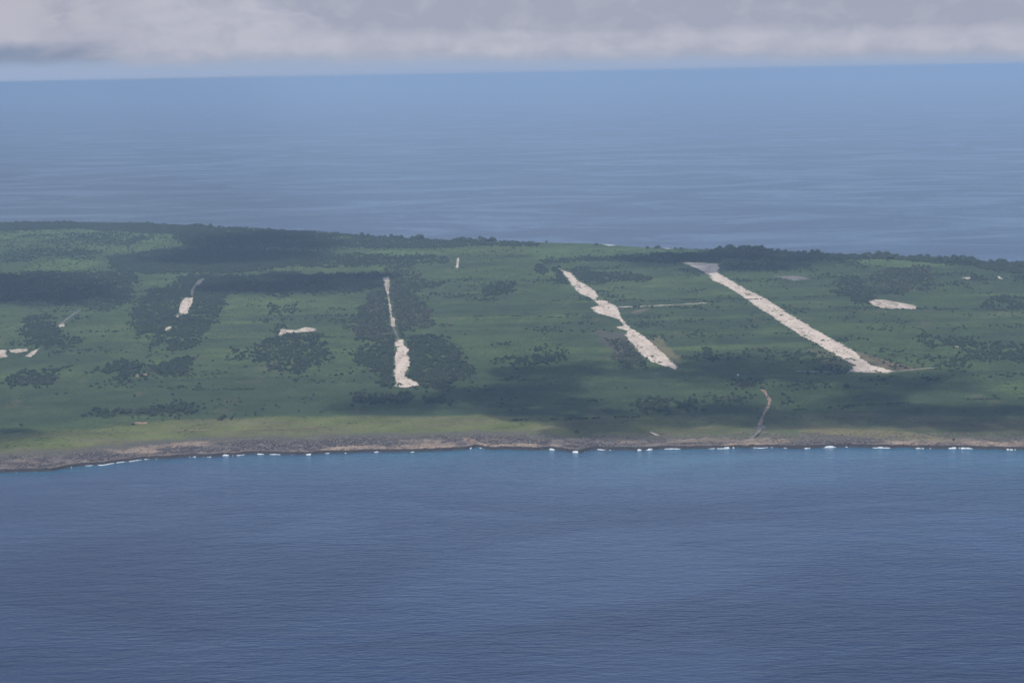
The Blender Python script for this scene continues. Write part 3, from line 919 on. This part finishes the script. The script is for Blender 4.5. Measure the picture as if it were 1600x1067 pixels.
# loose trees over the whole island, thicker where the ground noise says so
n = 42000
x = rng.uniform(-3300, 3300, n); y = rng.uniform(3400, 9600, n)
k = (y > Yn(x) + 330) & (y < Yf(x) - 15)
x, y = x[k], y[k]; z = height(x, y)
d = fbm(x / 170, y / 330, 161, 4, 0.6) + 0.25 * fbm(x / 900, y / 900, 163, 2)
px, py = project(x, y, z)
far_left = sst(py, 430, 400) * 0.10 + sst(px, 560, 300) * sst(py, 500, 440) * 0.08 + 0.05 * sst(px, 900, 600)
k = (d + far_left > 0.23 - 0.15 * rng.random(len(x)) ** 2) & ~cleared(px, py)
LOOSE = np.stack([x[k], y[k], z[k], rng.uniform(3.0, 7.0, k.sum())], 1)
CL = []
for _ in range(900):
    cx_ = rng.uniform(-2600, 2400); cy_ = rng.uniform(3850, 8800)
    if fbm(np.array(cx_ / 420), np.array(cy_ / 700), 191, 4, 0.6) < -0.03: continue
    m_ = int(rng.integers(2, 20) if rng.random() < 0.6 else rng.integers(10, 45))
    sx_ = rng.uniform(5, 9) * m_ ** 0.45; sy_ = rng.uniform(5, 10) * m_ ** 0.40
    CL.append(np.stack([cx_ + rng.normal(0, sx_, m_), cy_ + rng.normal(0, sy_, m_), rng.uniform(3.2, 8.0, m_)], 1))
CL = np.concatenate(CL)
k = (CL[:, 1] > Yn(CL[:, 0]) + 350) & (CL[:, 1] < Yf(CL[:, 0]) - 20)
CL = CL[k]; cz = height(CL[:, 0], CL[:, 1]); qx, qy = project(CL[:, 0], CL[:, 1], cz); k = ~cleared(qx, qy)
LOOSE = np.concatenate([LOOSE, np.stack([CL[:, 0], CL[:, 1], cz, CL[:, 2]], 1)[k]])
print('loose', len(LOOSE))

# ---- the 300 trees that show largest stand as objects of their own
SINGLE = [  # pixel of the foot, height, label
    (487, 366, 19, 'lone tall tree standing above the far shore woods'),
    (854, 380, 11, 'small thin tree poking above the far middle shore'),
    (1322, 606, 12, 'tall dark tree alone in the shaded field below the longest runway'),
    (1297, 606, 7, 'low round tree left of the tall dark tree in the shaded field'),
    (901, 678, 9, 'narrow dark shrub on the coastal heath near the middle'),
    (33, 666, 8, 'round dark tree above the heath at the far left'),
    (1434, 566, 8, 'round tree right of the shoreward end of the longest runway'),
    (1298, 572, 7, 'dark bush in the brown verge left of the longest runway end'),
    (1163, 552, 9, 'dark tree on the edge of the shade between the two long runways'),
    (837, 548, 8, 'lone tree in the field left of the ragged runway'),
    (538, 485, 8, 'single dark bush in the field left of the wooded runway'),
    (427, 487, 8, 'dark bush on the left of the pair above the broken hardstand'),
    (455, 501, 9, 'dark bush on the right of the pair above the broken hardstand'),
    (1335, 490, 8, 'small bush in the open field right of the longest runway'),
    (244, 592, 6, 'small bush right below the brown clearing'),
    (269, 618, 8, 'dark tree in the open field below the left hand belts'),
    (210, 620, 7, 'low tree in the field between the left hand belts'),
    (156, 607, 8, 'round tree just below the left hand belt of trees'),
    (245, 626, 5, 'tiny bush left of the small dark thicket'),
    (460, 584, 7, 'single bush under the middle thicket'),
    (1410, 462, 9, 'tree at the lower edge of the right hand grove'),
    (1018, 436, 9, 'tree at the right end of the belt beside the ragged runway'),
    (720, 546, 7, 'bush in the field right of the wooded runway'),
    (745, 500, 6, 'small bush alone in the field right of the wooded runway'),
    (727, 524, 6, 'small round bush between the wooded and ragged runways'),
    (1553, 620, 8, 'bush in the bright field at the right edge'),
    (1490, 688, 5, 'small shrub on the heath near the right end of the shore'),
    (1050, 490, 7, 'bush below the straight taxiway'),
    (1075, 434, 6, 'small bush left of the far part of the longest runway'),
    (1175, 512, 6, 'small bush in the field between the two long runways'),
]
BIG_G = {
    'g9a': ('dark tree in the thin straight belt above the left hand heath', 'trees in the thin belt above the left heath'),
    'g9b': ('dark tree in the small thicket above the left hand heath', 'trees in the small thicket above the left heath'),
    'g9c': ('low tree in the scattered row above the left hand heath', 'low trees in the scattered row above the heath'),
    'g10a': ('dark tree in the belt shoreward of the wooded runway', 'trees in the belt shoreward of the wooded runway'),
    'g10b': ('dark tree in the clump below the end of the wooded runway', 'trees in the clump below the wooded runway end'),
    'g14a': ('dark tree in the shaded thicket left of the shore track', 'trees in the shaded thicket left of the shore track'),
    'g14b': ('dark tree in the small clump between thicket and shore track', 'trees in the small clump by the shore track'),
    'g14d': ('low grey green tree beside the top of the shore track', 'low trees beside the shore track'),
    'g14c': ('dark tree in the row at the head of the shore track', 'trees in the row at the head of the shore track'),
    'g17': ('dark tree in the clump right of the shore track', 'trees in the clump right of the shore track'),
}
near_tr = [t for t in TREES if t[4] in BIG_G]
px_, py_ = project(np.array([t[0] for t in near_tr]), np.array([t[1] for t in near_tr]), np.array([t[2] for t in near_tr]))
near_tr = [t for t, a in zip(near_tr, px_) if -5 < a < 1605]
near_tr.sort(key=lambda t: t[1] - 25 * t[3])
chosen = near_tr[:268]
chosen_ids = set(id(t) for t in chosen)
print('near candidates', len(near_tr))


def one_tree(x, y, z, h, label, group=None, wide=1.0, k=0, cat='tree'):
    e = bpy.data.objects.new('tree', None)
    C.objects.link(e)
    e.empty_display_size = 1
    e.location = (x, y, z)
    e.rotation_euler = (0, 0, random.uniform(0, 6.28))
    e.scale = (h * wide, h * wide, h)
    tag(e, label, cat, group)
    tr = link('trunk', trunks[k % 2], parent=e)
    cr = link('crown', crowns[k % 5], parent=e)
    return e


for k, (a, b, h, lab) in enumerate(SINGLE):
    x, y, z = ground_at(np.array([float(a)]), np.array([float(b)]))
    one_tree(x[0], y[0], z[0], h, lab, wide=random.uniform(1.1, 1.5), k=k)
for k, t in enumerate(chosen):
    lab, grp = BIG_G[t[4]]
    one_tree(t[0], t[1], t[2], t[3], lab, grp, wide=random.uniform(1.0, 1.35), k=k)

rest = [t for t in TREES if id(t) not in chosen_ids]
P = np.array([t[:3] for t in rest]); Hh = np.array([t[3] for t in rest])
wd = Hh * rng.uniform(0.95, 1.35, len(Hh))
dryk = np.array([t[4] in ('g13b', 's3_l1', 's3_r1', 'gm2', 'g15a') for t in rest]) & (rng.random(len(rest)) < 0.45) | (rng.random(len(rest)) < 0.12)
tcol = proto_collection('woodland_tree', crowns)
dcolc = proto_collection('dry_tree', [dry_crown])
P[:, 2] -= 0.22 * Hh
scatter('woodland', P[~dryk], np.stack([wd, wd, Hh * 1.1], 1)[~dryk], tcol, 'dark green woods in belts and groves along the old runways', 'woods')
scatter('leafless_trees', P[dryk], np.stack([wd, wd, Hh], 1)[dryk], dcolc, 'grey brown thin trees mixed into the runway groves', 'trees')
LP = LOOSE[:, :3].copy(); LH = LOOSE[:, 3]; LP[:, 2] -= 0.25 * LH
scatter('scattered_trees', LP, np.stack([LH * 1.3, LH * 1.3, LH], 1), tcol, 'small dark bushes dotted over the green fields', 'bushes')

# scrub that covers the fields
n = 260000
x = rng.uniform(-2900, 2900, n); y = 3400 + (9500 - 3400) * rng.random(n) ** 1.25
k = (y > Yn(x) + 190) & (y < Yf(x) - 10)
x, y = x[k], y[k]; z = height(x, y)
px, py = project(x, y, z)
d = fbm(x / 90, y / 130, 171, 5, 0.6)
k = (px > -60) & (px < 1660) & ~cleared(px, py) & (d > -0.10 + 0.30 * (rng.random(len(x)) - 0.5))
heath = (y < Yn(x) + 330)
k &= ~(heath & (rng.random(len(x)) < 0.8))
x, y, z = x[k], y[k], z[k]
sz = rng.uniform(1.8, 5.0, len(x)) * (0.75 + 0.9 * np.clip(d[k] + 0.15, 0, 0.5))
bcol = proto_collection('scrub_bush', bush_meshes)
print('scrub', len(x))
scatter('scrub', np.stack([x, y, z - 0.3], 1), np.stack([sz * 1.5, sz * 1.5, sz * 0.62], 1), bcol, 'low green scrub and tall grass covering the island fields', 'scrub')

# hedge lines between the old fields
HL = [[(1240, 641), (1320, 635), (1400, 630), (1500, 625), (1620, 621)], [(800, 657), (880, 655), (960, 652), (1010, 652)],
      [(860, 470), (1180, 466)], [(960, 471), (1100, 469), (1190, 468)], [(1200, 466), (1260, 464), (1330, 462)], [(395, 608), (300, 609), (440, 607)],
      [(800, 494), (860, 496), (925, 497)], [(740, 495), (800, 493)], [(1400, 483), (1500, 483), (1620, 484)], [(440, 527), (500, 527), (560, 528)],
      [(1270, 540), (1290, 530)], [(1405, 505), (1440, 515), (1460, 530)]]
pts = []
for h in HL:
    p = np.array(h, float); wx, wy, _ = ground_at(p[:, 0], p[:, 1])
    L = np.concatenate([[0], np.cumsum(np.hypot(np.diff(wx), np.diff(wy)))])
    tt = np.arange(0, L[-1], 3.2) + rng.uniform(-1, 1, len(np.arange(0, L[-1], 3.2)))
    x = np.interp(tt, L, wx) + rng.normal(0, 1.2, len(tt)); y = np.interp(tt, L, wy) + rng.normal(0, 3, len(tt))
    k = fbm(tt / 60, tt * 0, 5, 3) > -0.12
    pts.append(np.stack([x[k], y[k], height(x[k], y[k]) - 0.8], 1))
pts = np.concatenate(pts)
hs = rng.uniform(2.5, 5, len(pts))
scatter('hedge_lines', pts, np.stack([hs * 1.5, hs * 1.5, hs], 1), tcol, 'thin dark lines of brush between the fields', 'hedges')

# weeds creeping over the edges and cracks of the old strips
wp = []
for o in [q for q in C.objects if q.name.split('.')[0] in ('runway', 'hardstand')]:
    nv_ = len(o.data.vertices)
    co = np.empty(nv_ * 3); o.data.vertices.foreach_get('co', co); co = co.reshape(-1, 3)
    use = np.zeros(nv_); vi = np.empty(len(o.data.loops), np.int32); o.data.loops.foreach_get('vertex_index', vi)
    np.add.at(use, vi, 1)
    rim = use < 4
    pr = np.where(rim, 0.22, 0.012 + 0.05 * (fbm(co[:, 0] / 14, co[:, 1] / 60, 77, 3) > 0.14))
    kk = rng.random(nv_) < pr
    wp.append(co[kk] + rng.normal(0, 1, (kk.sum(), 3)) * np.array([2.2, 4.0, 0]))
wp = np.concatenate(wp); wp[:, 2] -= 0.3
ws = rng.uniform(1.2, 3.6, len(wp))
print('weeds', len(wp))
scatter('weeds', wp, np.stack([ws * 1.5, ws * 1.7, ws * 0.6], 1), bcol, 'low green weeds creeping over the edges of the old runways', 'weeds')

# boulders on the bench
n = 9000
x = rng.uniform(-1650, 1650, n); s = 3 + 120 * rng.random(n) ** 1.3
y = Yn(x) + s
z = height(x, y)
bmeshes = []
for k in range(4):
    rd = random.Random(500 + k); bm = bmesh.new()
    lump(bm, (0, 0, 0.2), (0.6, 0.5, 0.45), 1, 0.3, rd)
    me = bpy.data.meshes.new('boulder'); bm.to_mesh(me); bm.free(); me.materials.append(M['boulder']); bmeshes.append(me)
bs = rng.uniform(1.0, 3.6, n)
scatter('boulders', np.stack([x, y, z + 0.3], 1), np.stack([bs * 1.2, bs, bs * 0.9], 1), proto_collection('boulder', bmeshes),
        'broken grey rocks strewn over the shore bench', 'rocks')

# ---- small white hut in the fields
hx, hy, hz_ = ground_at(np.array([1153.0]), np.array([587.0]))
bm = bmesh.new()
bmesh.ops.create_cube(bm, size=1.0, matrix=Matrix.Translation((0, 0, 1.4)) @ Matrix.Diagonal((4.2, 3.4, 2.8, 1)))
me = bpy.data.meshes.new('wall'); bm.to_mesh(me); bm.free()
hut = bpy.data.objects.new('hut', None); C.objects.link(hut); hut.location = (hx[0], hy[0], hz_[0])
tag(hut, 'tiny white hut in the shaded field right of the ragged runway end', 'hut')
link('wall', me, M['white'], hut)
bm = bmesh.new()
vs = [bm.verts.new(v) for v in ((-2.4, -2.1, 2.803), (2.4, -2.1, 2.803), (2.4, 2.1, 2.803), (-2.4, 2.1, 2.803), (-2.4, 0, 3.8), (2.4, 0, 3.8))]
for f in ((0, 1, 5, 4), (3, 4, 5, 2), (0, 4, 3), (1, 2, 5), (0, 3, 2, 1)): bm.faces.new([vs[i] for i in f])
me = bpy.data.meshes.new('roof'); bm.to_mesh(me); bm.free()
link('roof', me, M['white'], hut)

# ------------------------------------------------------------------ clouds over the island, above the frame: their shade lies on the fields
mt, t = new_mat('cloud_vapour')
lw = t.n('ShaderNodeLayerWeight', {'Blend': 0.5})
geo = t.n('ShaderNodeNewGeometry').outputs['Position']
f = t.math('SUBTRACT', 1.0, t.math('MULTIPLY', t.math('MULTIPLY', t.smooth(lw.outputs['Facing'], 1.0, 0.2), 0.54), t.n('ShaderNodeAttribute', attribute_name='body').outputs['Fac']))
f = t.math('ADD', f, t.math('MULTIPLY', t.math('SUBTRACT', t.noise(geo, 0.012, 4.0, 0.6), 0.5), 0.25), clamp=True)
dif = t.n('ShaderNodeBsdfDiffuse', {0: (0.85, 0.85, 0.87, 1)})
trn = t.n('ShaderNodeBsdfTransparent')
mx = t.n('ShaderNodeMixShader', {0: f, 1: dif.outputs[0], 2: trn.outputs[0]})
t.n('ShaderNodeOutputMaterial', {0: mx.outputs[0]})
M['cloud'] = mt
SHADE = [
    [(490, 622), (540, 612), (640, 612), (700, 600), (770, 590), (860, 592), (880, 604), (960, 640), (1010, 660), (980, 676), (880, 668), (780, 660), (720, 640), (600, 634), (520, 634)],
    [(770, 572), (900, 562), (1000, 566), (1035, 568), (1070, 552), (1180, 556), (1290, 566), (1330, 574), (1300, 590), (1180, 596), (1080, 600), (1060, 590), (900, 590), (780, 584)],
    [(1010, 640), (1120, 632), (1240, 640), (1250, 610), (1330, 590), (1480, 580), (1470, 600), (1400, 612), (1450, 628), (1620, 640), (1620, 672), (1500, 672), (1300, 664), (1100, 664), (1020, 660)],
    [(940, 404), (1000, 396), (1180, 392), (1290, 404), (1280, 420), (1180, 426), (1110, 428), (1080, 418), (960, 412)],
    [(270, 392), (300, 372), (420, 364), (520, 374), (520, 388), (500, 396), (490, 404), (380, 412), (280, 416), (220, 410), (220, 400)],
    [(290, 436), (400, 432), (596, 430), (580, 452), (400, 456), (300, 450)],
    [(-60, 432), (60, 428), (190, 440), (180, 470), (60, 480), (-60, 478)],
    [(-120, 672), (60, 671), (150, 674), (170, 679), (60, 682), (-120, 684)],
    [(-250, 300), (-100, 250), (180, 270), (420, 300), (480, 340), (200, 345), (-250, 335)],
]
CLZ = 1750.0
cv, cf, ct = [], [], []
bm = bmesh.new(); bmesh.ops.create_icosphere(bm, subdivisions=3, radius=1.0)
iv = np.array([v.co[:] for v in bm.verts]); ifc = np.array([[v.index for v in f.verts] for f in bm.faces]); bm.free()
nv = 0
for poly in SHADE:
    p = np.array(poly, float)
    wx, wy = at_z(p[:, 0], p[:, 1], 15.0)
    x0, x1, y0, y1 = wx.min(), wx.max(), wy.min(), wy.max()
    sp = 62.0 if (y1 < 6200) else 105.0
    if y1 > 9500: sp = 260.0
    gxx, gyy = np.meshgrid(np.arange(x0 - 1.5 * sp, x1 + 1.5 * sp, sp), np.arange(y0 - 1.5 * sp, y1 + 1.5 * sp, sp))
    gxx = gxx.ravel() + rng.uniform(-.45, .45, gxx.size) * sp; gyy = gyy.ravel() + rng.uniform(-.45, .45, gyy.size) * sp
    qx, qy = project(gxx, gyy, gxx * 0 + 15.0)
    dd = np.full(gxx.shape, 1e9)
    for i_ in range(len(wx)):
        ax, ay, bx, by = wx[i_], wy[i_], wx[(i_ + 1) % len(wx)], wy[(i_ + 1) % len(wx)]
        L2 = (bx - ax) ** 2 + (by - ay) ** 2 + 1e-6
        tt_ = np.clip(((gxx - ax) * (bx - ax) + (gyy - ay) * (by - ay)) / L2, 0, 1)
        dd = np.minimum(dd, np.hypot(gxx - ax - tt_ * (bx - ax), gyy - ay - tt_ * (by - ay)))
    dd = np.where(in_poly(qx, qy, poly), dd, -dd) + 260 * fbm(gxx / 240, gyy / 420, 201, 4, 0.6)
    thick = sst(dd, -0.9 * sp, 2.2 * sp)
    kk = thick > 0.04
    for a, b, th_ in zip(gxx[kk], gyy[kk], thick[kk]):
        r = sp * rng.uniform(0.65, 1.35)
        tdist = (CLZ - 15) / sun_dir[2]
        c = np.array([a, b, 15.0]) + sun_dir * tdist
        dn = 1 + 0.25 * fbm(iv[:, 0] * 2 + a, iv[:, 1] * 2 + iv[:, 2] * 1.7 + b, 7, 3)
        co = iv * dn[:, None] * np.array([r, r, r * 0.55]) + c + np.array([0, 0, rng.uniform(-20, 30)])
        cv.append(co); cf.append(ifc + nv); nv += len(co); ct.append(np.full(len(co), th_))
cv = np.concatenate(cv); cf = np.concatenate(cf)
print('cloud verts', len(cv))
me = bpy.data.meshes.new('clouds')
me.vertices.add(len(cv)); me.vertices.foreach_set('co', cv.ravel())
me.loops.add(cf.size); me.loops.foreach_set('vertex_index', cf.ravel().astype(np.int32))
me.polygons.add(len(cf)); me.polygons.foreach_set('loop_start', np.arange(0, cf.size, 3, dtype=np.int32))
a_ = me.attributes.new('body', 'FLOAT', 'POINT'); a_.data.foreach_set('value', np.concatenate(ct))
me.update(calc_edges=True)
me.polygons.foreach_set('use_smooth', np.ones(len(me.polygons), bool))
tag(link('clouds', me, M['cloud']), 'broken white cumulus drifting over the island', 'clouds', kind='stuff')

# ------------------------------------------------------------------ haze: one even box of air
HZ = 520000.0
bm = bmesh.new()
bmesh.ops.create_cube(bm, size=1.0, matrix=Matrix.Translation((0, 0, 348.0)) @ Matrix.Diagonal((2 * HZ, 2 * HZ, 720.0, 1)))
me = bpy.data.meshes.new('haze'); bm.to_mesh(me); bm.free()
mt = bpy.data.materials.new('haze_air'); mt.use_nodes = True
t = NT(mt.node_tree)
pv = t.n('ShaderNodeVolumePrincipled', {'Color': (0.54, 0.74, 1.0, 1.0), 'Density': 4.6e-5, 'Anisotropy': 0.0})
t.n('ShaderNodeOutputMaterial', {1: pv.outputs[0]})
tag(link('haze', me, mt), 'thin blue sea haze', 'haze', kind='stuff')
